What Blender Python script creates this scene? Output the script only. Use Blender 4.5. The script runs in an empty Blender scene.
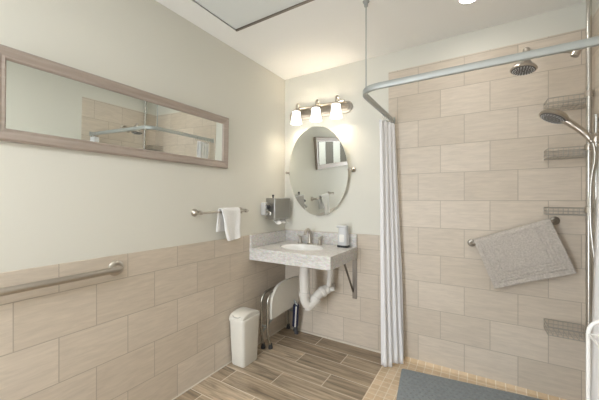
import bpy, bmesh, math, random
from mathutils import Vector, Matrix, noise
random.seed(7)
PI = math.pi
C = bpy.context.scene.collection
S = bpy.context.scene

# ---------------------------------------------------------------- camera, world, lights
cd = bpy.data.cameras.new('camera'); cam = bpy.data.objects.new('camera', cd); C.objects.link(cam)
cd.sensor_width = 36; cd.lens = 36*294/599; cd.clip_start = 0.02
cam.location = (1.65, -2.41, 1.25); cam.rotation_euler = (PI/2, 0, math.atan(180.5/294))
S.camera = cam
S.view_settings.view_transform = 'Standard'; S.view_settings.look = 'None'
S.view_settings.gamma = 1; S.view_settings.use_curve_mapping = False
S.view_settings.exposure = 1.08
BULB = 115.0; SHADE = 1.25; CAN = 30.0; FILL = 4.2
w = bpy.data.worlds.new('world'); S.world = w; w.use_nodes = True
w.node_tree.nodes['Background'].inputs[0].default_value = (0.9, 0.95, 1, 1)
w.node_tree.nodes['Background'].inputs[1].default_value = 5.8
# added fill daylight, let in by an invented open doorway behind the camera
for loc_, sx_, sy_ in (((.41, -3.80, 1.02), .73, 2.02),):
    pl = bpy.data.lights.new('fill_daylight_portal', 'AREA'); pl.shape = 'RECTANGLE'; pl.size = sx_; pl.size_y = sy_; pl.cycles.is_portal = True
    po = bpy.data.objects.new('fill_daylight_portal', pl); C.objects.link(po); po.location = loc_; po.rotation_euler = (PI/2, 0, 0)

# ---------------------------------------------------------------- materials
def mat(name, col=(.8,.8,.8), rough=.5, metal=0., **kw):
    m = bpy.data.materials.new(name); m.use_nodes = True
    b = m.node_tree.nodes['Principled BSDF']
    b.inputs['Base Color'].default_value = (*col, 1); b.inputs['Roughness'].default_value = rough
    b.inputs['Metallic'].default_value = metal
    for k, v in kw.items(): b.inputs[k].default_value = v
    return m
class NT:
    def __init__(s, m): s.t = m.node_tree; s.b = s.t.nodes['Principled BSDF']
    def n(s, kind, **kw):
        x = s.t.nodes.new(kind)
        for k, v in kw.items(): setattr(x, k, v)
        return x
    def l(s, a, b): s.t.links.new(a, b)
    def math(s, op, a, b=None):
        x = s.n('ShaderNodeMath', operation=op)
        for i, v in enumerate((a, b)):
            if v is None: continue
            if isinstance(v, (int, float)): x.inputs[i].default_value = v
            else: s.l(v, x.inputs[i])
        return x.outputs[0]
    def mix(s, fac, a, b, blend='MIX'):
        x = s.n('ShaderNodeMix', data_type='RGBA', blend_type=blend)
        for sock, v in ((x.inputs[0], fac), (x.inputs[6], a), (x.inputs[7], b)):
            if isinstance(v, (int, float)): sock.default_value = v
            elif isinstance(v, tuple): sock.default_value = (*v, 1) if len(v) == 3 else v
            else: s.l(v, sock)
        return x.outputs[2]
    def bump(s, h, strength=.3, dist=.002):
        x = s.n('ShaderNodeBump'); x.inputs['Strength'].default_value = strength; x.inputs['Distance'].default_value = dist
        s.l(h, x.inputs['Height']); s.l(x.outputs[0], s.b.inputs['Normal']); return x
def noisy(m, c1, c2, scale=20, detail=4, bump=0., stretch=(1,1,1), dist=.002, bscale=None):
    t = NT(m); co = t.n('ShaderNodeTexCoord'); mp = t.n('ShaderNodeMapping'); mp.inputs['Scale'].default_value = stretch
    t.l(co.outputs['Object'], mp.inputs[0])
    nz = t.n('ShaderNodeTexNoise'); nz.inputs['Scale'].default_value = scale; nz.inputs['Detail'].default_value = detail
    t.l(mp.outputs[0], nz.inputs['Vector'])
    rp = t.n('ShaderNodeMapRange'); rp.inputs[1].default_value = .3; rp.inputs[2].default_value = .7; t.l(nz.outputs[0], rp.inputs[0])
    t.l(t.mix(rp.outputs[0], c1, c2), t.b.inputs['Base Color'])
    if bump:
        nb = nz
        if bscale:
            nb = t.n('ShaderNodeTexNoise'); nb.inputs['Scale'].default_value = bscale; nb.inputs['Detail'].default_value = 3
            t.l(mp.outputs[0], nb.inputs['Vector'])
        t.bump(nb.outputs[0], bump, dist)
    return m
def tiles(name, axes, shift, w_, h_, c1, c2, grout, mortar=.0045, offset=.5, grain=(3, 3), rough=.45, amt=.35, freq=2, dark=(0,0,0)):
    """tile field; axes = which two world axes run along and across the tiles"""
    m = mat(name, rough=rough); t = NT(m)
    co = t.n('ShaderNodeTexCoord'); sp = t.n('ShaderNodeSeparateXYZ'); t.l(co.outputs['Object'], sp.inputs[0])
    u = t.math('SUBTRACT', sp.outputs[axes[0]], shift[0]); v = t.math('SUBTRACT', sp.outputs[axes[1]], shift[1])
    cb = t.n('ShaderNodeCombineXYZ'); t.l(u, cb.inputs[0]); t.l(v, cb.inputs[1])
    br = t.n('ShaderNodeTexBrick', offset=offset, offset_frequency=freq)
    br.inputs['Scale'].default_value = 1; br.inputs['Mortar Size'].default_value = mortar/2
    br.inputs['Mortar Smooth'].default_value = .15; br.inputs['Bias'].default_value = 0
    br.inputs['Brick Width'].default_value = w_; br.inputs['Row Height'].default_value = h_
    br.inputs['Color1'].default_value = (*c1, 1); br.inputs['Color2'].default_value = (*c2, 1); br.inputs['Mortar'].default_value = (*grout, 1)
    t.l(cb.outputs[0], br.inputs['Vector'])
    # grain: noise stretched along the tile, shifted per tile by the tile's own tint
    hs = t.n('ShaderNodeSeparateColor'); t.l(br.outputs['Color'], hs.inputs[0])
    off = t.math('MULTIPLY', hs.outputs[0], 40.0)
    cb2 = t.n('ShaderNodeCombineXYZ'); t.l(t.math('MULTIPLY', u, grain[0]), cb2.inputs[0]); t.l(t.math('MULTIPLY', v, grain[1]), cb2.inputs[1]); t.l(off, cb2.inputs[2])
    nz = t.n('ShaderNodeTexNoise'); nz.inputs['Scale'].default_value = 1; nz.inputs['Detail'].default_value = 6; nz.inputs['Roughness'].default_value = .6
    nz.inputs['Distortion'].default_value = .6
    t.l(cb2.outputs[0], nz.inputs['Vector'])
    rp = t.n('ShaderNodeMapRange'); rp.inputs[1].default_value = .3; rp.inputs[2].default_value = .72
    rp.inputs[3].default_value = 1-amt; rp.inputs[4].default_value = 1+amt*.6; t.l(nz.outputs[0], rp.inputs[0])
    gr = t.n('ShaderNodeCombineXYZ')
    for i in range(3): t.l(rp.outputs[0], gr.inputs[i])
    body = t.mix(1.0, br.outputs['Color'], gr.outputs[0], 'MULTIPLY')
    t.l(t.mix(br.outputs['Fac'], body, grout), t.b.inputs['Base Color'])
    inv = t.math('SUBTRACT', 1.0, br.outputs['Fac'])
    t.bump(t.math('ADD', inv, t.math('MULTIPLY', nz.outputs[0], .12)), .5, .0015)
    return m
def emit(name, col, s, base=(.9,.9,.9)):
    m = mat(name, base, .4); b = m.node_tree.nodes['Principled BSDF']
    b.inputs['Emission Color'].default_value = (*col, 1); b.inputs['Emission Strength'].default_value = s
    return m

TILE1, TILE2, GROUT = (.585,.51,.42), (.66,.583,.492), (.43,.375,.305)
M = {}
M['paint'] = noisy(mat('wall_paint', rough=.6), (.685,.675,.61), (.70,.69,.625), 1.5, 2, .05, bscale=180, dist=.001)
M['ceiling'] = noisy(mat('ceiling_paint', rough=.75), (.87,.865,.84), (.885,.88,.855), 2, 2)
M['tile_left'] = tiles('stone_tile_left', (1, 2), (-1.069-30*.3085, 0), .3085, .2070, TILE1, TILE2, GROUT, grain=(8, 60), amt=.11)
M['tile_back'] = tiles('stone_tile_back', (0, 2), (1.400-30*.3085, .016), .3085, .2050, TILE1, TILE2, GROUT, grain=(8, 60), amt=.11)
M['tile_right'] = tiles('stone_tile_right', (1, 2), (-.30-30*.3085, .016), .3085, .2050, TILE1, TILE2, GROUT, grain=(8, 60), amt=.11)
M['planks'] = tiles('wood_look_floor_tile', (0, 1), (.435-30*.61, -.02-40*.158), .61, .158, (.33,.25,.17), (.57,.46,.335), (.70,.62,.51), mortar=.007, grain=(3.2, 36), rough=.35, amt=.6)
M['mosaic'] = tiles('mosaic_tile', (0, 1), (0.0355-55, -55), .055, .055, (.66,.50,.32), (.76,.60,.42), (.82,.73,.60), mortar=.005, offset=0, grain=(20,20), amt=.12)
M['nickel'] = mat('brushed_nickel', (.50,.46,.41), .28, 1)
M['nickel_dark'] = mat('dark_nickel', (.26,.235,.21), .35, 1)
M['face'] = mat('spray_face_grey', (.13,.125,.12), .5, .3)
M['nickel_mid'] = mat('shaded_nickel', (.36,.335,.30), .35, 1)  # darker copy of the nickel, with the shower bar's shade in its colour
M['wire'] = mat('basket_wire', (.42,.40,.36), .4, .7)
M['chrome'] = mat('chrome', (.56,.55,.52), .27, 1)
M['rail'] = mat('satin_aluminium', (.42,.44,.43), .5, .5)
M['steel'] = mat('brushed_steel', (.42,.41,.39), .33, 1)
M['frame'] = noisy(mat('taupe_frame', rough=.4, metal=.25), (.36,.30,.26), (.43,.365,.32), 6, 4, stretch=(1, 1, 12))
M['mirror'] = mat('mirror_silver', (.84,.87,.85), .012, 1)
M['white'] = mat('white_plastic', (.80,.79,.76), .4)
M['cream'] = noisy(mat('cream_plastic', rough=.42), (.72,.70,.64), (.74,.72,.66), 30, 2)
M['greyplastic'] = mat('light_grey_plastic', (.60,.61,.62), .35)
M['dark'] = mat('dark_plastic', (.04,.04,.045), .45)
M['navy'] = mat('navy_plastic', (.012,.018,.06), .3)
M['pipe'] = mat('white_pipe', (.74,.72,.68), .4)
M['porcelain'] = mat('porcelain', (.86,.86,.85), .12)
M['whitewire'] = mat('white_coated_wire', (.86,.86,.85), .35)
M['towel'] = noisy(mat('white_terry', rough=.95), (.80,.80,.80), (.88,.88,.88), 160, 3, .6, bscale=260, dist=.003)
M['curtain'] = noisy(mat('white_curtain', rough=.8), (.93,.93,.95), (.94,.94,.96), 40, 3, .15, bscale=90, dist=.002)
t = NT(M['curtain']); tr = t.n('ShaderNodeBsdfTranslucent'); tr.inputs[0].default_value = (.93, .93, .95, 1)
mx = t.n('ShaderNodeMixShader'); mx.inputs[0].default_value = .12
t.l(t.b.outputs[0], mx.inputs[1]); t.l(tr.outputs[0], mx.inputs[2]); t.l(mx.outputs[0], t.t.nodes['Material Output'].inputs['Surface'])
M['mattowel'] = noisy(mat('grey_terry', rough=.97), (.46,.42,.375), (.63,.58,.53), 110, 5, 1.0, bscale=230, dist=.005)
M['rubber'] = noisy(mat('grey_mat', rough=.75), (.235,.265,.285), (.30,.335,.355), 60, 5, .4, bscale=120, dist=.002)
M['rubber_dot'] = mat('grey_mat_bump', (.25,.265,.275), .7)
# speckled grey laminate
m = mat('speckled_grey_laminate', rough=.3); t = NT(m)
co = t.n('ShaderNodeTexCoord'); vo = t.n('ShaderNodeTexVoronoi'); vo.inputs['Scale'].default_value = 130
nz = t.n('ShaderNodeTexNoise'); nz.inputs['Scale'].default_value = 45; nz.inputs['Detail'].default_value = 8; nz.inputs['Roughness'].default_value = .75
mp = t.n('ShaderNodeMapping'); mp.inputs['Scale'].default_value = (.6, 1, 1.6); t.l(co.outputs['Object'], mp.inputs[0]); t.l(mp.outputs[0], nz.inputs[0]); t.l(co.outputs['Object'], vo.inputs[0])
cr = t.n('ShaderNodeValToRGB'); cr.color_ramp.elements[0].position = .36; cr.color_ramp.elements[1].position = .66
cr.color_ramp.elements[0].color = (.50,.48,.46,1); cr.color_ramp.elements[1].color = (.74,.73,.715,1); t.l(nz.outputs[0], cr.inputs[0])
t.l(t.mix(.18, cr.outputs[0], vo.outputs['Color'], 'SOFT_LIGHT'), t.b.inputs['Base Color']); M['counter'] = m
M['shade'] = emit('lit_frosted_glass', (1, .93, .82), SHADE)
M['bulb'] = emit('lit_bulb', (1, .84, .64), BULB)
M['can'] = emit('lit_downlight', (1, .95, .88), CAN)
M['panel'] = emit('lit_fill_lens', (.97, .985, 1), FILL)

# ---------------------------------------------------------------- mesh helpers
def new(): return bmesh.new()
def obj(name, bm, m, parent=None, smooth=False, bevel=0, seg=2, angle=35):
    me = bpy.data.meshes.new(name)
    bmesh.ops.recalc_face_normals(bm, faces=bm.faces)
    bm.to_mesh(me); bm.free(); me.materials.append(m if not isinstance(m, str) else M[m])
    o = bpy.data.objects.new(name, me); C.objects.link(o)
    if parent is not None:
        o.parent = parent; o.matrix_parent_inverse = parent.matrix_basis.inverted()
    if smooth:
        me.polygons.foreach_set('use_smooth', [True]*len(me.polygons))
        if smooth != 'all': me.set_sharp_from_angle(angle=math.radians(angle))
    if bevel:
        bv = o.modifiers.new('bevel', 'BEVEL'); bv.width = bevel; bv.segments = seg; bv.limit_method = 'ANGLE'; bv.angle_limit = .6
    return o
def thing(name, label, cat, loc=(0,0,0), group=None):
    o = bpy.data.objects.new(name, None); C.objects.link(o); o.location = loc; o.empty_display_size = .05
    return tag(o, label, cat, group)
def tag(o, label, cat, group=None):
    o['label'] = label; o['category'] = cat
    if group: o['group'] = group
    return o
def struct(o): o['kind'] = 'structure'; return o
def box(bm, a, b):
    vs = [bm.verts.new((x, y, z)) for x in (a[0], b[0]) for y in (a[1], b[1]) for z in (a[2], b[2])]
    for f in ((0,1,3,2),(4,6,7,5),(0,4,5,1),(2,3,7,6),(0,2,6,4),(1,5,7,3)): bm.faces.new([vs[i] for i in f])
    return vs
def bx(a, b): bm = new(); box(bm, a, b); return bm
def basis(d):
    d = d.normalized(); u = Vector((0,0,1)) if abs(d.z) < .9 else Vector((1,0,0))
    s = d.cross(u).normalized(); return s, s.cross(d).normalized()
def tube(bm, pts, r, n=14, closed=False, caps=True, sq=(1,1)):
    pts = [Vector(p) for p in pts]; N = len(pts); rr = r if isinstance(r, (list, tuple)) else [r]*N
    tang = []
    for i in range(N):
        if closed: d = pts[(i+1)%N]-pts[i-1]
        else: d = pts[min(i+1, N-1)]-pts[max(i-1, 0)]
        tang.append(d.normalized())
    s, u = basis(tang[0]); rings = []
    for i in range(N):
        if i:
            q = tang[i-1].rotation_difference(tang[i]); s = q @ s; u = q @ u
        rings.append([bm.verts.new(pts[i] + s*math.cos(2*PI*k/n)*rr[i]*sq[0] + u*math.sin(2*PI*k/n)*rr[i]*sq[1]) for k in range(n)])
    for i in range(N if closed else N-1):
        a, b = rings[i], rings[(i+1)%N]
        for k in range(n): bm.faces.new((a[k], a[(k+1)%n], b[(k+1)%n], b[k]))
    if caps and not closed:
        bm.faces.new(rings[0]); bm.faces.new(rings[-1][::-1])
    return bm
def fillet(pts, rad, seg=8):
    pts = [Vector(p) for p in pts]; out = [pts[0]]
    for i in range(1, len(pts)-1):
        a, p, b = pts[i-1], pts[i], pts[i+1]; r = rad[i-1] if isinstance(rad, (list, tuple)) else rad
        da, db = (a-p), (b-p); la, lb = da.length, db.length; da.normalize(); db.normalize()
        r = min(r, la*.49, lb*.49); A, B = p+da*r, p+db*r
        for k in range(seg+1):
            t_ = k/seg; out.append(A*(1-t_)**2 + p*2*t_*(1-t_) + B*t_*t_)
    out.append(pts[-1]); return out
def smoothpath(pts, per=8):
    P = [Vector(p) for p in pts]; P = [P[0]*2-P[1]] + P + [P[-1]*2-P[-2]]; out = []
    for i in range(1, len(P)-2):
        for k in range(per):
            t_ = k/per; a, b, c, d = P[i-1], P[i], P[i+1], P[i+2]
            out.append(.5*((2*b)+(c-a)*t_+(2*a-5*b+4*c-d)*t_*t_+(3*b-a-3*c+d)*t_**3))
    out.append(P[-2]); return out
def lathe(bm, prof, origin=(0,0,0), axis=(0,0,1), n=28, caps=True, sx=1, sy=1):
    ax = Vector(axis).normalized(); s, u = basis(ax); O = Vector(origin); rings = []
    for r, h in prof:
        rings.append([bm.verts.new(O + ax*h + s*math.cos(2*PI*k/n)*max(r, 1e-4)*sx + u*math.sin(2*PI*k/n)*max(r, 1e-4)*sy) for k in range(n)])
    for a, b in zip(rings, rings[1:]):
        for k in range(n): bm.faces.new((a[k], a[(k+1)%n], b[(k+1)%n], b[k]))
    if caps: bm.faces.new(rings[0]); bm.faces.new(rings[-1][::-1])
    return bm
def prism(bm, pts, fn, d0, d1):
    """extrude a 2-D outline; fn(u, v, d) -> world point"""
    a = [bm.verts.new(fn(u, v, d0)) for u, v in pts]; b = [bm.verts.new(fn(u, v, d1)) for u, v in pts]
    bm.faces.new(a); bm.faces.new(b[::-1])
    for i in range(len(pts)):
        j = (i+1) % len(pts); bm.faces.new((a[i], b[i], b[j], a[j]))
    return bm
def ringprism(bm, outer, inner, fn, d0, d1):
    R = [[bm.verts.new(fn(u, v, d)) for u, v in P] for P in (outer, inner) for d in (d0, d1)]
    oa, ob, ia, ib = R; n = len(outer)
    for i in range(n):
        j = (i+1) % n
        for q in ((oa[i],oa[j],ia[j],ia[i]), (ob[i],ib[i],ib[j],ob[j]), (oa[i],ob[i],ob[j],oa[j]), (ia[i],ia[j],ib[j],ib[i])): bm.faces.new(q)
    return bm
def rrect(x0, y0, x1, y1, r, n=6):
    out = []
    for cx, cy, a in ((x1-r, y1-r, 0), (x0+r, y1-r, 90), (x0+r, y0+r, 180), (x1-r, y0+r, 270)):
        for k in range(n+1):
            t_ = math.radians(a+90*k/n); out.append((cx+r*math.cos(t_), cy+r*math.sin(t_)))
    return out

# ---------------------------------------------------------------- room shell
H, XR, YB = 2.44, 2.20, -3.75
T = .1
floor = struct(obj('floor', bx((-T, YB-T, -.1), (XR+T, T, 0)), 'planks'))
struct(obj('ceiling', bx((-T, YB-T, H+.0), (XR+T, T, H+.1)), 'ceiling'))
# the ceiling is cut for the access hatch by building it in four pieces instead
bpy.data.objects.remove(bpy.data.objects['ceiling'])
HX0, HX1, HY0, HY1 = .19, .95, -1.50, -.875
bm = new()
for a, b in (((-T, YB-T), (HX0, T)), ((HX1, YB-T), (XR+T, T)), ((HX0, YB-T), (HX1, HY0)), ((HX0, HY1), (HX1, T))):
    box(bm, (a[0], a[1], H), (b[0], b[1], H+.1))
ceiling = struct(obj('ceiling', bm, 'ceiling'))
wl = struct(obj('wall_left', bx((-T, YB-T, 0), (0, T, H)), 'paint'))
obj('tile_wainscot', bx((-.001, YB, 0), (.010, -.0101, .957)), 'tile_left', wl, bevel=.002)
wb = struct(obj('wall_back', bx((0, 0, 0), (XR, T, H)), 'paint'))
obj('tile_wainscot', bx((0, -.010, 0), (1.0195, .001, .960)), 'tile_back', wb, bevel=.002)
obj('shower_tile', bx((1.02, -.0105, 0), (XR-.0101, .001, 2.281)), 'tile_back', wb, bevel=.002)
wr = struct(obj('wall_right', bx((XR, YB-T, 0), (XR+T, T, H)), 'paint'))
obj('shower_tile', bx((XR-.010, -.885, 0), (XR+.001, 0, 2.281)), 'tile_right', wr, bevel=.002)
obj('tile_wainscot', bx((XR-.010, YB, 0), (XR+.001, -.886, .957)), 'tile_right', wr, bevel=.002)
bm = new()
for a, b in (((0, 0), (.04, H)), ((.04, 2.035), (.78, H)), ((.78, 0), (XR, H))):  # gap left as the invented doorway that lets daylight in
    box(bm, (a[0], YB-T, a[1]), (b[0], YB, b[1]))
wf = struct(obj('wall_front', bm, 'paint'))
# shower floor mosaic with the strip along the planks
bm = new(); box(bm, (1.02, -1.06, -.05), (XR-.01, -.0105, .0015))
obj('shower_mosaic', bm, 'mosaic', floor)
bm = new(); prism(bm, [(-.0108, .0016), (-.0108, .024), (-.030, .008), (-.060, .0016)], lambda u, v, d: (d, u, v), 1.15, XR-.0105)
obj('mosaic_cove', bm, 'mosaic', floor)
# open leaf of the invented doorway behind the camera
d1 = struct(obj('door_1', bx((.745, YB-.84, 0.005), (.78, YB-.105, 2.03)), mat('door_paint', (.78,.77,.74), .4), bevel=.003))
bm = new(); lathe(bm, [(.028,0),(.028,.008),(.012,.012),(.012,.045),(.026,.055),(.027,.075),(.015,.085)], (.745, YB-.77, 1.0), (-1,0,0))
obj('door_handle', bm, 'nickel', d1, smooth=True)
# unseen taupe door, invented to give the oval mirror light and dark strips
d2 = struct(obj('added_door', bx((.80, YB+.001, .005), (1.56, YB+.035, 2.03)), mat('added_door_taupe', (.22,.20,.18), .45), bevel=.003))
for xa in (.97, 1.32):
    obj('added_door_panel', bx((xa, YB+.0352, .25), (xa+.16, YB+.041, 1.88)), bpy.data.materials['door_paint'], d2, bevel=.002)
# caulk line where tile meets floor, left wall
struct(obj('trim_1', bx((.010, YB, 0), (.016, -.0165, .005)), mat('caulk', (.70,.66,.58), .6)))
struct(obj('trim_2', bx((.010, -.0165, 0), (1.02, -.0105, .005)), bpy.data.materials['caulk']))

# ---------------------------------------------------------------- ceiling hatch and lights
h = thing('ceiling_hatch', 'pale square access hatch recessed in ceiling beside the left wall', 'hatch', (.57, -1.19, H))
obj('hatch_panel', bx((HX0, HY0, H+.006), (HX1, HY1, H+.04)), mat('hatch_paint', (.74,.77,.76), .5), h)
bm = new(); o_, i_ = [(HX0-.03,HY0-.03),(HX1+.03,HY0-.03),(HX1+.03,HY1+.03),(HX0-.03,HY1+.03)], [(HX0,HY0),(HX1,HY0),(HX1,HY1),(HX0,HY1)]
ringprism(bm, o_, i_, lambda u, v, d: (u, v, d), H-.003, H+.02); obj('hatch_frame', bm, 'ceiling', h)
bm = new(); box(bm, (HX0, HY1-.014, H-.004), (HX1, HY1-.0005, H+.0055)); obj('hatch_shadow_gap', bm, 'nickel_dark', h)  # dark strip painted as the shadow gap at the hatch's far edge

def downlight(x, y, label, r=.062):
    t_ = thing('recessed_light', label, 'ceiling light', (x, y, H), 'recessed ceiling lights')
    bm = new(); lathe(bm, [(r+.018, 0), (r+.016, -.006), (r, -.006), (r-.004, -.001)], (x, y, H), n=40, caps=False); obj('trim_ring', bm, 'white', t_, smooth=True)
    bm = new(); lathe(bm, [(r, -.0015), (r, -.0035)], (x, y, H), n=40); obj('lens', bm, 'can', t_)
downlight(1.60, -.425, 'lit round recessed ceiling light above the shower', .055)
downlight(1.55, -1.9, 'added unseen round recessed light over the middle of the room')  # lamp outside the view, added to brighten the room
# invented ceiling light behind the camera, added as soft fill
t_ = thing('fill_ceiling_light', 'large square fill light, added unseen on the ceiling near the door', 'ceiling light', (1.25, -2.95, H))
obj('housing', bx((.80, -3.40, H-.03), (1.70, -2.50, H)), 'white', t_, bevel=.004)
obj('lens', bx((.82, -3.38, H-.036), (1.68, -2.52, H-.0301)), 'panel', t_)

# ---------------------------------------------------------------- framed mirror on left wall
y0, y1, z0, z1, fw = -2.070, -.792, 1.488, 1.868, .052
t_ = thing('wall_mirror', 'long low rectangular mirror in a taupe frame on left wall', 'mirror', (0, (y0+y1)/2, z0))
def L_(u, v, d): return (d, u, v)
bm = new()
prof = [(0, .0), (0, .020), (.008, .026), (.020, .024), (.038, .018), (.046, .020), (.052, .014), (.052, .0)]  # (inset, height off wall)
rings = []
for ins, hh in prof:
    rings.append([bm.verts.new((hh+.0005+(.028*(zz-z0) if hh else 0), yy, zz)) for yy, zz in ((y0+ins, z0+ins), (y1-ins, z0+ins), (y1-ins, z1-ins), (y0+ins, z1-ins))])
for a, b in zip(rings, rings[1:]+rings[:1]):
    for k in range(4): bm.faces.new((a[k], a[(k+1)%4], b[(k+1)%4], b[k]))
obj('frame', bm, 'frame', t_)
bm = new()
for v_ in box(bm, (.004, y0+fw-.006, z0+fw-.006), (.010, y1-fw+.006, z1-fw+.006)): v_.co.x += .028*(v_.co.z-z0)
obj('mirror_glass', bm, 'mirror', t_)

# ---------------------------------------------------------------- grab bar on left wall
def flange(p, ax, r, th=.006, name='flange', parent=None, m='nickel'):
    bm = new(); lathe(bm, [(r, 0), (r, th*.5), (r*.9, th), (r*.6, th*1.5), (.3*r, th*1.5)], p, ax); return obj(name, bm, m, parent, smooth=True)
t_ = thing('grab_bar', 'thick brushed nickel grab bar low on left wall', 'grab bar', (.01, -1.9, .9))
bm = new(); tube(bm, fillet([(.012, -2.35,   .891), (.060, -2.35,   .891), (.060, -1.595,   .891), (.012, -1.595,   .891)], .04, 10), .0165, 20); obj('bar', bm, 'nickel', t_, smooth=True)
for yy in (-2.35, -1.595): flange((.0105, yy,   .891), (1,0,0), .040, .008, parent=t_)

# ---------------------------------------------------------------- towel bar on left wall + hand towel
t_ = thing('towel_bar', 'slim nickel towel bar above tile on left wall', 'towel bar', (0, -.87, 1.165))
bm = new(); tube(bm, [(.065, -1.105, 1.163), (.065, -.615, 1.165)], .0075, 14); obj('bar', bm, 'nickel', t_, smooth=True)
for yy in (-1.085, -.64):
    bm = new(); lathe(bm, [(.027, .0), (.027, .005), (.020, .012), (.011, .028), (.011, .05), (.014, .056), (.014, .074), (.008, .078)], (0.0005, yy, 1.165), (1,0,0)); obj('post', bm, 'nickel', t_, smooth=True)

def sheet(nu, nv, fn, th=.006):
    bm = new(); g = [[bm.verts.new(fn(i/nu, j/nv)) for j in range(nv+1)] for i in range(nu+1)]
    for i in range(nu):
        for j in range(nv): bm.faces.new((g[i][j], g[i+1][j], g[i+1][j+1], g[i][j+1]))
    return bm
def solid(o, th, off=0):
    s = o.modifiers.new('solid', 'SOLIDIFY'); s.thickness = th; s.offset = off; return o
def drape(u, v):   # u along bar 0..1, v: 0 back hem .. 1 front hem
    yb = -.915 + u*.185
    Lb, Lf, R_ = .15, .215, .019
    arc = PI*R_; tot = Lb+arc+Lf; s = v*tot
    if s < Lb:
        k = (Lb-s)/Lb; x, z = .065-R_, 1.170-(Lb-s); y = yb - .022*k + .012*k*u
        x += .006*math.sin(u*9+1)*k - .004*k
    elif s < Lb+arc:
        a = (s-Lb)/R_; x, z = .065-R_*math.cos(a), 1.170+R_*math.sin(a); y = yb
    else:
        k = (s-Lb-arc)/Lf; x, z = .065+R_, 1.170-(s-Lb-arc)
        y = yb + k*(.045*(1-u)) - .015*k*u + .004*math.sin(7*k)
        x += .012*k*math.sin(u*8+.5) + .006*math.sin(u*15)*k
        z += .018*k*(u*(1-u)*4*-.6 + .6*u)
    return (x, y, z + .002*noise.noise((u*6, v*8, 1)))
o = solid(obj('hand_towel', sheet(26, 60, drape), 'towel', smooth='all'), .011)
tag(o, 'white hand towel draped over the nickel bar on left wall', 'towel')
o.modifiers.new('sub', 'SUBSURF').levels = 1

# ---------------------------------------------------------------- tissue dispenser and soap dispenser near the corner
t_ = thing('paper_dispenser', 'square brushed steel paper dispenser on left wall by the corner', 'dispenser', (0, -.19, 1.07))
bm = new(); box(bm, (.0005, -.305, 1.075), (.10, -.055, 1.268)); obj('case', bm, 'steel', t_, bevel=.006, seg=3, smooth=True)
bm = new(); box(bm, (.1001, -.292, 1.088), (.103, -.068, 1.262)); obj('cover', bm, mat('steel_cover', (.34,.325,.30), .36, 1), t_, bevel=.001)
bm = new(); lathe(bm, [(.006,0),(.006,.012),(.010,.018),(.011,.026),(.006,.032)], (.06, -.275, 1.267), (0,0,1)); obj('lock_knob', bm, 'dark', t_, smooth=True)
def paper(u, v): return (.060+.055*u+.010*math.sin(v*6), -.285+.20*v, 1.076-.030*math.sin(u*PI*.5)-.014*math.sin(v*7+u)**2)
solid(tag(obj('paper_sheet', sheet(8, 24, paper), 'towel', smooth='all'), 'white folded paper hanging out under the steel dispenser', 'paper'), .002)
t_ = thing('soap_dispenser', 'small white and chrome soap dispenser on left wall beside the steel paper dispenser', 'soap dispenser', (0, -.345, 1.12))
bm = new(); prism(bm, rrect(-.378, 1.115, -.325, 1.228, .012), L_, .0005, .045); obj('case', bm, 'greyplastic', t_, bevel=.006, seg=3, smooth=True)
bm = new(); prism(bm, rrect(-.372, 1.165, -.333, 1.222, .01), L_, .0451, .055); obj('window', bm, 'chrome', t_, bevel=.002)
bm = new(); tube(bm, smoothpath([(.05,-.352,1.145),(.075,-.352,1.145),(.088,-.352,1.133),(.088,-.352,1.118)]), .010, 12); obj('spout', bm, 'chrome', t_, smooth=True)
bm = new(); lathe(bm, [(.018,0),(.018,.006),(.012,.012),(.012,.02)], (.062,-.352,1.192), (1,0,0)); obj('push_button', bm, 'dark', t_, smooth=True)

# ---------------------------------------------------------------- vanity light
t_ = thing('vanity_light', 'three-shade nickel vanity light above the oval mirror', 'wall light', (.385, 0, 2.10))
def Bk(u, v, d): return (u, d, v)
bm = new(); prism(bm, rrect(.066, 2.010, .712, 2.115, .052, 10), Bk, -.014, -.0005); obj('backplate', bm, 'nickel', t_, bevel=.005, seg=3, smooth=True)
bm = new(); prism(bm, rrect(.092, 2.034, .686, 2.091, .028, 10), Bk, -.022, -.0141); obj('backplate_rim', bm, 'nickel', t_, bevel=.003, smooth=True)
bm = new(); tube(bm, [(.175, -.055, 2.106), (.655, -.055, 2.106)], .0075, 12)
for x in (.30, .52): tube(bm, [(x, -.02, 2.08), (x, -.055, 2.106)], .008, 12)
obj('cross_bar', bm, 'nickel', t_, smooth=True)
for x in (.205, .410, .605):
    bm = new(); tube(bm, smoothpath([(x, -.055, 2.104), (x, -.060, 2.122), (x, -.074, 2.141), (x, -.096, 2.140), (x, -.110, 2.122), (x, -.112, 2.074)], 7), .009, 12)
    lathe(bm, [(.029, .008), (.0325, .008), (.0345, -.006), (.031, -.006), (.029, .008)], (x, -.112, 2.066), n=24, caps=False)
    tube(bm, [(x-.030, -.112, 2.070), (x+.030, -.112, 2.070)], .0025, 8); tube(bm, [(x, -.142, 2.070), (x, -.082, 2.070)], .0025, 8)
    obj('arm', bm, 'nickel', t_, smooth=True)
    bm = new(); prof = [(.035, 0), (.037, -.02), (.041, -.05), (.046, -.085), (.051, -.112)]
    lathe(bm, prof, (x, -.112, 2.064), n=36, caps=False)
    sh = solid(obj('shade', bm, 'shade', t_, smooth='all'), .003)
    bm = new(); bmesh.ops.create_uvsphere(bm, u_segments=16, v_segments=10, radius=.018, matrix=Matrix.Translation((x, -.112, 1.995))); lathe(bm, [(.011, .06), (.011, .015)], (x, -.112, 1.995), n=14)
    obj('bulb', bm, 'bulb', t_, smooth=True)

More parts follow.
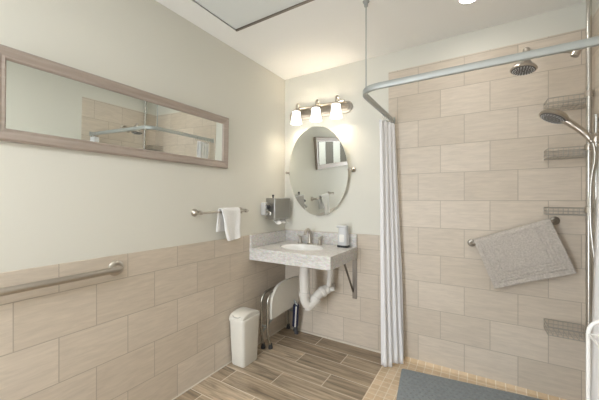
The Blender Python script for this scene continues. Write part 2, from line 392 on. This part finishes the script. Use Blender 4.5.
# ---------------------------------------------------------------- oval tilting mirror
t_ = thing('oval_mirror', 'frameless oval mirror tilted between two side posts above the sink', 'mirror', (.398, -.066, 1.508))
tilt = Matrix.Translation((.398, -.066, 1.508)) @ Matrix.Rotation(.082, 4, 'X')
A_, B_ = .297, .402
def ell(sc, n=72): return [(A_*sc*math.cos(2*PI*k/n), B_*sc*math.sin(2*PI*k/n)) for k in range(n)]
bm = new()
loops = [(1, .004), (1, -.0035), (.995, -.004)]
rings = [[bm.verts.new(tilt @ Vector((A_*math.cos(2*PI*k/72)-(0 if s_==1 else .0012*math.cos(2*PI*k/72)), d_, B_*math.sin(2*PI*k/72)-(0 if s_==1 else .0012*math.sin(2*PI*k/72))))) for k in range(72)] for s_, d_ in loops]
for a, b in zip(rings, rings[1:]):
    for k in range(72): bm.faces.new((a[k], a[(k+1)%72], b[(k+1)%72], b[k]))
bm.faces.new(rings[0]); bm.faces.new(rings[-1][::-1])
obj('mirror_glass', bm, 'mirror', t_)
for sx, x in ((-1, .072), (1, .722)):
    bm = new(); lathe(bm, [(.022, 0), (.022, .005), (.010, .012), (.009, .045), (.012, .052), (.013, .078), (.008, .084)], (x, -.0005, 1.510), (0,-1,0), 20)
    tube(bm, [(x, -.066, 1.510), (x-sx*.030, -.066, 1.510)], .009, 10)
    obj('pivot_post', bm, 'nickel', t_, smooth=True)

# ---------------------------------------------------------------- sink counter
CX1, CY0, CZ, CB = .757, -.540, .850, .752
t_ = thing('sink_counter', 'wall-hung speckled grey sink counter with thick apron in the corner', 'sink', (.38, -.27, CB))
ec = (.362, -.280); ea, eb = .190, .135
bm = new(); n = 64
ins = [(ec[0]+ea*math.cos(2*PI*k/n), ec[1]+eb*math.sin(2*PI*k/n)) for k in range(n)]
def sqpt(k):
    a = 2*PI*k/n; c_, s_ = math.cos(a), math.sin(a)
    x0, x1, yy0, yy1 = .0105-ec[0], CX1-ec[0], CY0-ec[1], -.0115-ec[1]
    tx = (x1 if c_ > 0 else x0)/c_ if abs(c_) > 1e-9 else 1e9; ty = (yy1 if s_ > 0 else yy0)/s_ if abs(s_) > 1e-9 else 1e9
    q = min(tx, ty); return [ec[0]+c_*q, ec[1]+s_*q]
outs = [sqpt(k) for k in range(n)]
for cx_, cy_ in ((.0105, CY0), (CX1, CY0), (CX1, -.0115), (.0105, -.0115)):   # snap the nearest ray to each corner
    k = min(range(n), key=lambda q: (outs[q][0]-cx_)**2+(outs[q][1]-cy_)**2); outs[k] = [cx_, cy_]
ringprism(bm, outs, ins, lambda u, v, d: (u, v, d), CZ, CZ-.03)
obj('countertop', bm, 'counter', t_, bevel=.003)
bm = new(); box(bm, (.0105, CY0+.001, CB), (CX1-.001, CY0+.022, CZ-.0302)); box(bm, (CX1-.022, CY0+.0222, CB), (CX1-.001, -.0115, CZ-.0302))
obj('apron', bm, 'counter', t_, bevel=.002)
bm = new(); box(bm, (.0105, -.0315, CZ+.0002), (CX1, -.0115, .957)); obj('backsplash', bm, 'counter', t_, bevel=.003)
bm = new(); box(bm, (.0105, CY0+.002, CZ+.0002), (.0305, -.0317, .957)); obj('backsplash', bm, 'counter', t_, bevel=.003)
bm = new(); prof = [(1.045, .004), (1.0, .0035), (.985, -.003), (.95, -.03), (.86, -.08), (.66, -.115), (.3, -.128), (.10, -.130)]
rings = [[bm.verts.new((ec[0]+ea*s_*math.cos(2*PI*k/48), ec[1]+eb*s_*math.sin(2*PI*k/48), CZ+z)) for k in range(48)] for s_, z in prof]
for a, b in zip(rings, rings[1:]):
    for k in range(48): bm.faces.new((a[k], a[(k+1)%48], b[(k+1)%48], b[k]))
bm.faces.new(rings[-1][::-1])
o = solid(obj('basin', bm, 'porcelain', t_, smooth='all'), .006, -1)
bm = new(); lathe(bm, [(.018, .001), (.022, .003), (.010, .002)], (ec[0], ec[1], CZ-.130)); obj('drain', bm, 'chrome', o, smooth=True)
# triangular support bracket
t2 = thing('shelf_bracket', 'dark metal triangular bracket under right end of sink counter', 'bracket', (.725, -.0105, .41))
bm = new(); box(bm, (.716, -.0205, .405), (.755, -.0108, .7515)); obj('wall_plate', bm, 'nickel_dark', t2, bevel=.001)
bm = new(); box(bm, (.712, -.42, .7455), (.734, -.021, .7515)); obj('arm', bm, 'nickel_dark', t2, bevel=.001)
bm = new(); a = [(.718, -.022, .455), (.728, -.022, .455), (.728, -.022, .475), (.718, -.022, .475)]; b = [(.718, -.225, .7452), (.728, -.225, .7452), (.728, -.207, .7452), (.718, -.207, .7452)]
A = [bm.verts.new(p) for p in a]; Bv = [bm.verts.new(p) for p in b]
bm.faces.new(A); bm.faces.new(Bv[::-1])
for i in range(4): bm.faces.new((A[i], A[(i+1)%4], Bv[(i+1)%4], Bv[i]))
obj('brace', bm, 'nickel_dark', t2)
# drain pipes in white covers
t2 = thing('drain_pipe', 'white covered drain trap and supply pipe below the sink', 'pipe', (.40, -.28, .3))
bm = new(); tube(bm, [(.395, -.285, .738), (.395, -.285, .60), (.395, -.285, .44)], [.037, .044, .040], 20); obj('tailpiece', bm, 'pipe', t2, smooth=True)
bm = new(); tube(bm, smoothpath([(.395, -.285, .46), (.397, -.283, .405), (.418, -.265, .368), (.446, -.235, .380), (.463, -.215, .415), (.475, -.20, .44), (.500, -.17, .468), (.525, -.14, .485)], 6), .039, 20); obj('trap', bm, 'pipe', t2, smooth=True)
bm = new(); tube(bm, [(.415, -.267, .40), (.420, -.262, .330)], [.036, .030], 18); obj('clean_out', bm, 'pipe', t2, smooth=True)
for p, q in (((.395,-.285,.48),(.395,-.285,.445)), ((.455,-.226,.395),(.468,-.208,.425)), ((.494,-.177,.460),(.513,-.155,.475))):
    bm = new(); tube(bm, [p, q], .048, 20); obj('slip_nut', bm, 'pipe', t2, smooth=True, bevel=.004)
bm = new(); tube(bm, smoothpath([(.560,-.13,.735),(.556,-.13,.62),(.548,-.13,.53),(.53,-.13,.49)], 6), [.022]*18+[.027], 16); obj('supply_pipe', bm, 'pipe', t2, smooth=True)
bm = new(); tube(bm, [(.530,-.135,.475),(.600,-.13,.497)], [.020,.017], 14); tube(bm, [(.53,-.135,.48),(.53,-.0115,.48)], .024, 16); obj('stop_valve', bm, 'pipe', t2, smooth=True)
bm = new(); bmesh.ops.create_uvsphere(bm, u_segments=18, v_segments=12, radius=.040, matrix=Matrix.Translation((.530,-.14,.483))); obj('elbow', bm, 'pipe', t2, smooth='all')
bm = new(); tube(bm, smoothpath([(.33,-.07,.745),(.36,-.09,.705),(.44,-.12,.69),(.52,-.12,.71),(.552,-.12,.738)], 6), .006, 10); obj('supply_hose', bm, 'nickel_dark', t2, smooth=True)

# ---------------------------------------------------------------- faucet
t_ = thing('faucet', 'brushed nickel widespread faucet with arched spout behind the basin', 'faucet', (.35, -.09, CZ))
FX, FY = .330, -.082
bm = new(); lathe(bm, [(.026, .0005), (.026, .006), (.017, .014), (.014, .03)], (FX, FY, CZ)); tube(bm, smoothpath([(FX,FY,CZ+.02),(FX,FY,CZ+.075),(FX,FY-.006,CZ+.112),(FX,FY-.032,CZ+.135),(FX,FY-.065,CZ+.125),(FX,FY-.085,CZ+.095)], 8), [.0185-.006*i/40 for i in range(41)], 16)
obj('spout', bm, 'nickel', t_, smooth=True)
bm = new(); tube(bm, [(FX, FY+.018, CZ+.012), (FX, FY+.018, CZ+.09)], .003, 8); bmesh.ops.create_uvsphere(bm, u_segments=10, v_segments=8, radius=.006, matrix=Matrix.Translation((FX, FY+.018, CZ+.094))); obj('lift_rod', bm, 'nickel', t_, smooth=True)
for sx in (-1, 1):
    x = FX+sx*.102
    bm = new(); lathe(bm, [(.024, .0005), (.024, .006), (.018, .014), (.014, .035), (.012, .05), (.015, .058), (.010, .066)], (x, FY, CZ))
    tube(bm, smoothpath([(x, FY, CZ+.060), (x+sx*.014, FY-.004, CZ+.071), (x+sx*.028, FY-.008, CZ+.078)], 6), [.008]*7+[.0065]*6, 12)
    obj('handle', bm, 'nickel', t_, smooth=True)

# ---------------------------------------------------------------- countertop soap pump at the right end
t_ = thing('countertop_dispenser', 'grey and white plastic countertop dispenser with dark base on right end of sink', 'dispenser', (.655, -.085, CZ))
px, py = .660, -.082
def rr(sx, sy, n=28):
    return [(px+sx*abs(math.cos(2*PI*k/n))**.6*math.copysign(1, math.cos(2*PI*k/n)), py+sy*abs(math.sin(2*PI*k/n))**.6*math.copysign(1, math.sin(2*PI*k/n))) for k in range(n)]
def loft(bm, secs):
    R_ = [[bm.verts.new((x, y, z)) for x, y in pts] for pts, z in secs]
    for a, b in zip(R_, R_[1:]):
        for k in range(len(a)): bm.faces.new((a[k], a[(k+1)%len(a)], b[(k+1)%len(a)], b[k]))
    bm.faces.new(R_[0]); bm.faces.new(R_[-1][::-1]); return bm
obj('base', loft(new(), [(rr(.048,.042), CZ+.0008), (rr(.050,.044), CZ+.006), (rr(.049,.043), CZ+.018)]), 'dark', t_, smooth=True)
obj('body', loft(new(), [(rr(.046,.040), CZ+.0185), (rr(.045,.040), CZ+.06), (rr(.040,.036), CZ+.12), (rr(.036,.034), CZ+.165)]), 'greyplastic', t_, smooth=True)
bm = new(); box(bm, (px-.058, py-.024, CZ+.162), (px+.036, py+.024, CZ+.184)); obj('spout', bm, 'greyplastic', t_, bevel=.009, seg=3, smooth=True)
bm = new(); prism(bm, rrect(px-.022, CZ+.045, px+.022, CZ+.11, .01), Bk, py-.0415, py-.036); obj('window', bm, 'white', t_, bevel=.002)

# ---------------------------------------------------------------- waste bin
t_ = thing('waste_bin', 'slim cream plastic waste bin against the left tile wall', 'bin', (.10, -.70, 0))
def rbox(cx, cy, hx, hy, r, z): return ([(cx+x, cy+y) for x, y in rrect(-hx, -hy, hx, hy, r, 5)], z)
bc = (.094, -.688)
obj('body', loft(new(), [rbox(*bc, .062, .080, .02, .0008), rbox(*bc, .065, .084, .022, .01), rbox(*bc, .074, .099, .025, .335)]), 'cream', t_, smooth=True)
lid = new()
R_ = []
for z, sc in ((.336, 1.035), (.352, 1.035), (.356, 1.01)):
    R_.append(rbox(*bc, .0755*sc, .101*sc, .026, z))
# domed lid: arched along its length
secs = R_
bm = loft(new(), secs)
o = obj('lid', bm, 'cream', t_, smooth=True)
bm = new(); n = 20
prev = None; prof = []
for k in range(n+1):
    a = PI*k/n; prof.append((-.100*math.cos(a), .352+.046*math.sin(a)**.75))
def Yz(u, v, d): return (d, bc[1]+u, v)
prism(bm, prof, Yz, bc[0]-.070, bc[0]+.070)
obj('swing_door', bm, 'cream', t_, bevel=.012, seg=4, smooth=True, angle=40)
bm = new(); tube(bm, smoothpath([(bc[0]-.038, bc[1]-.090, .378), (bc[0]-.02, bc[1]-.098, .371), (bc[0]+.02, bc[1]-.098, .371), (bc[0]+.038, bc[1]-.090, .378)], 6), .003, 8); obj('finger_grip', bm, mat('bin_grip_grey', (.42,.41,.37), .5), t_, smooth=True)  # grip strip in a darker tone than the bin

# ---------------------------------------------------------------- folded shower chair
t_ = thing('folding_shower_chair', 'folded shower chair with white board and metal legs under the sink', 'chair', (.1, -.23, 0))
out = [(-.445,.255),(-.448,.34),(-.440,.41),(-.415,.46),(-.37,.503),(-.31,.525),(-.24,.532),(-.10,.53),(-.03,.522),(-.02,.50),(-.02,.30),(-.05,.268),(-.10,.262),(-.25,.262)]
sm = smoothpath([(0, a, b) for a, b in out] + [(0, *out[0])], 5)[:-1]
bm = new(); prism(bm, [(p.y, p.z) for p in sm], L_, .150, .176); obj('seat_board', bm, 'cream', t_, bevel=.008, seg=3, smooth=True)
def leg(x, ys, foot_y, top_y, m='chrome'):
    bm = new(); tube(bm, fillet([(x, foot_y, .03), (x, ys, .13), (x, ys, .42), (x, top_y, .468), (x, -.05, .478)] if ys < -.2 else [(x, foot_y, .03), (x, ys, .30)], .03, 6), .0105, 14)
    o = obj('leg', bm, 'chrome', t_, smooth=True)
    bm = new(); lathe(bm, [(.019, .001), (.020, .012), (.015, .030), (.0135, .045)], (x, foot_y, 0), n=18); obj('rubber_foot', bm, 'dark', o, smooth=True)
leg(.148, -.470, -.430, -.42); leg(.090, -.478, -.455, -.43)
leg(.060, -.04, -.028, 0); leg(.145, -.06, -.04, 0)
bm = new(); tube(bm, [(.090, -.476, .20), (.148, -.468, .20)], .0085, 12); tube(bm, [(.060, -.056, .20), (.135, -.068, .20)], .0085, 12); tube(bm, [(.06, -.44, .12), (.06, -.06, .27)], .008, 10)
obj('cross_bar', bm, 'rail', t_, smooth=True)
bm = new(); tube(bm, [(.178, -.090, .075), (.203, -.110, .28)], .029, 20); sl = obj('sleeve', bm, 'navy', t_, smooth=True, bevel=.003); sl['label'] = 'dark navy sleeve with white stripe'
bm = new(); tube(bm, [(.194, -.116, .078), (.219, -.136, .275)], .007, 10); obj('stripe', bm, 'white', sl, smooth=True)
bm = new(); lathe(bm, [(.019, .001), (.020, .012), (.015, .030), (.012, .08)], (.188, -.083, 0), n=18); obj('rubber_foot', bm, 'dark', sl, smooth=True)
bm = new(); tube(bm, [(.188, -.083, .07), (.135, -.075, .10)], .008, 10); obj('link_arm', bm, 'rail', t_, smooth=True)
bm = new(); tube(bm, [(.214, -.104, .27), (.165, -.10, .33)], .008, 10); obj('link_arm', bm, 'rail', t_, smooth=True)

# ---------------------------------------------------------------- curtain rail
RZ = 1.885
t_ = thing('curtain_rail', 'pale metal L-shaped curtain rail hung from the ceiling around the shower', 'curtain rail', (1.05, -.78, RZ))
path = fillet([(1.055, -.0106, RZ), (1.055, -.785, RZ), (2.1895, -.785, RZ)], .13, 14)
bm = new(); n_ = len(path); rings = []
for i, p in enumerate(path):
    d = (path[min(i+1, n_-1)]-path[max(i-1, 0)]).normalized(); s_ = d.cross(Vector((0,0,1)))
    rings.append([bm.verts.new(p+s_*a+Vector((0,0,b))) for a, b in ((-.008,-.0165),(.008,-.0165),(.011,-.012),(.011,.012),(.008,.0165),(-.008,.0165),(-.011,.012),(-.011,-.012))])
for a, b in zip(rings, rings[1:]):
    for k in range(8): bm.faces.new((a[k], a[(k+1)%8], b[(k+1)%8], b[k]))
bm.faces.new(rings[0]); bm.faces.new(rings[-1][::-1])
obj('rail', bm, 'rail', t_, smooth=True)
bm = new(); tube(bm, [(1.068, -.700, RZ+.017), (1.068, -.700, H-.012)], .0036, 12); lathe(bm, [(.011, -.03), (.012, -.010), (.020, -.004), (.020, -.0005)], (1.068, -.700, H), n=18)
obj('ceiling_support', bm, 'rail', t_, smooth=True)
bm = new(); box(bm, (1.035, -.018, RZ-.025), (1.075, -.0108, RZ+.025)); obj('wall_mount', bm, 'rail', t_, bevel=.003)
bm = new(); box(bm, (2.182, -.81, RZ-.025), (2.1895, -.76, RZ+.025)); obj('wall_mount', bm, 'rail', t_, bevel=.003)

# ---------------------------------------------------------------- shower curtains
def curtain(label, P, Z1, folds, width_top, width_bot, perp, hooks, z0=.018, seed=0):
    """P: two (start,end) pairs in plan, top and bottom; zig-zag folds across perp"""
    (ta, tb), (ba, bb) = P; ta, tb, ba, bb = [Vector((*q, 0)) for q in (ta, tb, ba, bb)]; pv = Vector((*perp, 0))
    nu, nv = folds*14, 46
    def fn(u, v):
        k = v                                      # 0 top .. 1 bottom
        a = ta.lerp(ba, k); b = tb.lerp(bb, k); amp = width_top*(1-k)+width_bot*k
        ph = 2*PI*folds*u + .5*math.sin(3*k+seed) + .6*noise.noise((u*3, k*1.5, seed))
        s_ = math.sin(ph); s_ = math.copysign(abs(s_)**.8, s_)
        p = a.lerp(b, u) + pv*(s_*amp*(1+.25*noise.noise((u*5+seed, k*2, 3.))))
        return (p.x, p.y, Z1+(z0-Z1)*k + .008*k*math.sin(ph*.5+1))
    o = solid(obj('shower_curtain', sheet(nu, nv, fn), 'curtain', smooth='all'), .0016)
    tag(o, label, 'shower curtain', 'shower curtains')
    for hx, hy in hooks:
        bm = new(); tube(bm, [(hx+.016*math.sin(2*PI*i/16)*(0 if perp[0] else 1)+.016*math.sin(2*PI*i/16)*(1 if perp[0] else 0), hy, RZ-.012+.022*math.cos(2*PI*i/16)-.006) for i in range(16)] if perp[0] else
                         [(hx, hy+.016*math.sin(2*PI*i/16), RZ-.018+.022*math.cos(2*PI*i/16)) for i in range(16)], .0016, 8, closed=True)
        obj('curtain_ring', bm, 'chrome', o, smooth='all')
curtain('white curtain bunched against the back wall at left end of the rail', (((1.016, -.255), (1.080, -.055)), ((1.030, -.245), (1.150, -.075))), 1.843, 4, .015, .030, (1, .0), [(1.055, -.24+.045*i) for i in range(5)])
curtain('white curtain bunched at the right wall end of the rail', (((2.168, -.785), (2.062, -.785)), ((2.160, -.785), (2.024, -.785))), 1.845, 4, .030, .06, (0, 1), [(2.075+.028*i, -.785) for i in range(4)], seed=5)

# ---------------------------------------------------------------- shower fittings
t_ = thing('overhead_shower', 'fixed round nickel shower head on a long arm under the rail', 'shower head', (2.19, -.45, 2.12))
flange((2.1895, -.45, 2.03), (-1,0,0), .028, .008, parent=t_)
bm = new(); tube(bm, smoothpath([(2.185, -.45, 2.03), (2.145, -.45, 2.040), (2.10, -.45, 2.025), (2.062, -.45, 1.990)], 7), .0095, 14); obj('arm', bm, 'nickel', t_, smooth=True)
bm = new(); tube(bm, [(2.068, -.45, 2.005), (2.050, -.45, 1.965)], [.017, .017], 14); tube(bm, smoothpath([(2.058, -.45, 1.985), (2.00, -.45, 2.000), (1.94, -.45, 2.018), (1.86, -.45, 2.045)], 6), .007, 12); bmesh.ops.create_uvsphere(bm, u_segments=14, v_segments=10, radius=.016, matrix=Matrix.Translation((1.86, -.45, 2.045))); obj('extension_arm', bm, 'nickel', t_, smooth=True)
ax = Vector((-.12, -.10, -1)).normalized(); O = Vector((1.858, -.45, 2.040))
bm = new(); lathe(bm, [(.014, 0), (.015, .024), (.022, .036), (.026, .056), (.040, .076), (.056, .090), (.060, .099), (.056, .104)], O, ax, 36); hd = obj('head', bm, 'nickel', t_, smooth=True)
bm = new(); lathe(bm, [(.053, .1042), (.050, .107), (.02, .109)], O, ax, 36); fc = obj('spray_face', bm, 'face', t_, smooth=True)
def nozzles(O, ax, h_, rings, parent):
    s_, u_ = basis(ax); bm = new()
    for r_, k_ in rings:
        for i in range(k_):
            a = 2*PI*i/k_; p = O+ax*h_+s_*math.cos(a)*r_+u_*math.sin(a)*r_; lathe(bm, [(.0028, 0), (.002, .003)], p, ax, 8)
    o = obj('nozzles', bm, 'greyplastic', parent, smooth=True); o['kind'] = 'stuff'
nozzles(O, ax, .107, ((.012, 6), (.024, 12), (.036, 18), (.046, 22)), fc)

t_ = thing('shower_slide_bar', 'vertical chrome slide bar for the hand shower on right shower wall', 'slide bar', (2.15, -.37, .9))
bm = new(); tube(bm, [(2.148, -.37, .80), (2.148, -.37, 1.68)], .0095, 14); obj('bar', bm, 'chrome', t_, smooth=True)
for zz in (.83, 1.65):
    bm = new(); lathe(bm, [(.022, 0), (.022, .006), (.011, .012), (.011, .03)], (2.1895, -.37, zz), (-1,0,0)); obj('bar_mount', bm, 'chrome', t_, smooth=True)
bm = new(); lathe(bm, [(.020, -.018), (.022, -.012), (.022, .012), (.020, .018)], (2.148, -.37, 1.555)); tube(bm, [(2.175, -.37, 1.575), (2.148, -.37, 1.570), (2.118, -.37, 1.562)], [.016, .019, .021], 16); obj('slider', bm, 'nickel', t_, smooth=True)
t_ = thing('hand_shower', 'handheld nickel shower head resting in the slide bar holder', 'hand shower', (2.12, -.37, 1.56))
hp = Vector((1.985, -.37, 1.695))
bm = new(); tube(bm, smoothpath([(2.132, -.372, 1.545), (2.105, -.37, 1.590), (2.06, -.37, 1.640), (2.015, -.37, 1.682)], 6), [.0135]*6+[.0155]*6+[.017]*7, 16); obj('handle', bm, 'nickel', t_, smooth=True)
ax = Vector((-.52, -.16, -1)).normalized(); O = hp - ax*.022
bm = new(); lathe(bm, [(.010, -.006), (.040, 0), (.058, .010), (.066, .022), (.066, .030), (.062, .034)], O, ax, 36); hd = obj('head', bm, 'nickel', t_, smooth=True)
bm = new(); lathe(bm, [(.058, .0342), (.052, .038), (.02, .040)], O, ax, 36); fc = obj('spray_face', bm, 'face', t_, smooth=True)
nozzles(O, ax, .038, ((.012, 6), (.026, 12), (.040, 18), (.050, 22)), fc)
bm = new(); tube(bm, smoothpath([(2.134,-.373,1.545),(2.140,-.385,1.47),(2.122,-.40,1.33),(2.118,-.41,1.15),(2.130,-.41,.98),(2.142,-.41,.90),(2.158,-.41,.868),(2.172,-.41,.90),(2.160,-.41,1.02),(2.140,-.41,1.2),(2.165,-.40,1.36),(2.183,-.39,1.44)], 8), .0075, 12); obj('hose', bm, 'chrome', t_, smooth=True)

# ---------------------------------------------------------------- corner caddy: pole with four wire baskets
PX, PY = 2.166, -.175
t_ = thing('corner_caddy', 'floor to ceiling tension pole with four wire baskets in shower corner', 'shower caddy', (PX, PY, 0))
bm = new(); tube(bm, [(PX, PY, .02), (PX, PY, H-.03)], .0125, 18); lathe(bm, [(.020, -.0008), (.020, -.020), (.015, -.03), (.015, -.045)], (PX, PY, H), n=18); lathe(bm, [(.020, .0022), (.020, .020), (.015, .03), (.015, .045)], (PX, PY, 0), n=18)
obj('pole', bm, 'chrome', t_, smooth=True)
def basket(zt, hgt, x0=1.993):
    x1, ya, yb, r = PX+.010, PY+.016, -.022, .0016
    bm = new(); B = []
    for zz, rr_ in ((zt, .0024), (zt-hgt*.5, r), (zt-hgt, .0022)):
        tube(bm, fillet([(x0+.02, ya, zz), (x1, ya, zz), (x1, yb, zz), (x0, yb, zz), (x0, ya, zz), (x0+.02, ya, zz)], .012, 4), rr_, 6, caps=False)
    k = 8
    for i in range(k+1):
        x = x0+(x1-x0)*i/k; tube(bm, [(x, ya, zt), (x, ya, zt-hgt), (x, yb, zt-hgt), (x, yb, zt)], r*.8, 6)
    for i in range(1, 3):
        y = ya+(yb-ya)*i/3; tube(bm, [(x0, y, zt), (x0, y, zt-hgt), (x1, y, zt-hgt), (x1, y, zt)], r*.8, 6)
    o = obj('wire_basket', bm, 'wire', t_, smooth=True)
    bm = new(); lathe(bm, [(.018, -.016), (.019, 0), (.018, .016)], (PX, PY, zt-.01), n=16); obj('clamp', bm, 'nickel', o, smooth=True)
for zt, hg in ((1.850, .050), (1.553, .050), (1.203, .040), (.502, .050)): basket(zt, hg)

# ---------------------------------------------------------------- slanted grab bar with bath mat
t_ = thing('slanted_grab_bar', 'short slanted nickel grab bar on back shower tile', 'grab bar', (1.82, -.01, 1.03))
a, b = Vector((1.600, -.062, .949)), Vector((2.047, -.062, 1.121)); du = (b-a).normalized(); dn = Vector((du.z, 0, -du.x))
wa, wb_ = a.copy(), b.copy(); wa.y = wb_.y = -.012
bm = new(); tube(bm, fillet([wa, a, b, wb_], .025, 8), .0125, 18); obj('bar', bm, 'nickel_mid', t_, smooth=True)
for p in (wa, wb_): flange((p.x, -.0108, p.z), (0,-1,0), .026, .006, parent=t_, m='nickel_mid')
Wm, Lm = .430, .312
p0 = a + du*.022
def mfn(u, v):
    R_ = .021; Lb = .22; arc = PI*R_; tot = Lb+arc+Lm; s_ = v*tot
    if s_ < Lb: y = -.062+R_; dd = Lb-s_; front = 0
    elif s_ < Lb+arc: an = (s_-Lb)/R_; y = -.062+R_*math.cos(an); dd = -R_*math.sin(an); front = 1
    else: y = -.062-R_; dd = s_-Lb-arc; front = 1
    off = 0
    if front and dd > 0:
        e = min(u*Wm, (1-u)*Wm, Lm-dd)       # distance to the edges
        g = 0
        for c_ in (.030, .048, .066, .084): g += math.exp(-((e-c_)/.0042)**2)
        off = .0036*g; y -= .004*math.sin(dd*14)+.003*math.sin(u*7+dd*6)
    y += off
    p = p0 + du*(u*Wm) + dn*dd
    nzv = noise.noise((p.x*70, y*70, p.z*70))
    return (p.x, y+.0026*nzv, p.z)
o = solid(obj('bath_mat', sheet(110, 170, mfn), 'mattowel', smooth='all'), .013)
tag(o, 'grey terry bath mat folded over the slanted bar in the shower', 'bath mat')

# ---------------------------------------------------------------- shower floor mat
ang = math.radians(7.5); O = Vector((1.157, -.165, 0)); ux = Vector((math.cos(ang), math.sin(ang), 0)); uy = Vector((ux.y, -ux.x, 0))
t_ = thing('shower_floor_mat', 'large dark grey textured mat lying on the shower floor', 'floor mat', O)
W2, L2 = .95, .84
bm = new(); prism(bm, rrect(0, 0, W2, L2, .02), lambda u, v, d: tuple(O+ux*u+uy*v+Vector((0,0,d))), .002, .009); obj('mat_sheet', bm, 'rubber', t_, bevel=.003)
bm = new()
for i in range(26):
    for j in range(23):
        u, v = .025+i*.036+(.018 if j % 2 else 0), .025+j*.0355
        if u > W2-.02: continue
        p = O+ux*u+uy*v; r_ = .006+.003*random.random(); lathe(bm, [(r_, .0091), (r_*.8, .0105)], p, n=8)
o = obj('mat_bumps', bm, 'rubber_dot', t_, smooth=True); o['kind'] = 'stuff'

# ---------------------------------------------------------------- white wire rack at the right edge
t_ = thing('wire_rack', 'white coated wire rack with rounded top at the right edge of the room', 'rack', (2.07, -1.2, 0))
RX0, RX1, RY0, RY1, RT = 1.967, 2.176, -1.48, -1.03, .842
for yy in (RY1, RY0):
    bm = new(); tube(bm, fillet([(RX0, yy, .0015), (RX0, yy, RT), (RX1, yy, RT), (RX1, yy, .0015)], .055, 10), .0062, 14); obj('end_frame', bm, 'whitewire', t_, smooth=True)
for zz in (.79, .54, .29, .10):
    bm = new(); q = fillet([(RX0+.05, RY1, zz), (RX0, RY1, zz), (RX0, RY0, zz), (RX1, RY0, zz), (RX1, RY1, zz), (RX0+.05, RY1, zz)], .01, 3); tube(bm, q, .0035, 8)
    for i in range(1, 9): x = RX0+(RX1-RX0)*i/9; tube(bm, [(x, RY1, zz), (x, RY0, zz)], .002, 6)
    for i in range(1, 4): y = RY0+(RY1-RY0)*i/4; tube(bm, [(RX0, y, zz), (RX1, y, zz)], .002, 6)
    obj('wire_shelf', bm, 'whitewire', t_, smooth=True)
bm = new()
for za, zb in ((.79, .54), (.54, .29), (.29, .10)):
    tube(bm, [(RX0, RY1, za), (RX1, RY1, zb)], .003, 8); tube(bm, [(RX1, RY1, za), (RX0, RY1, zb)], .003, 8)
obj('cross_brace', bm, 'whitewire', t_, smooth=True)
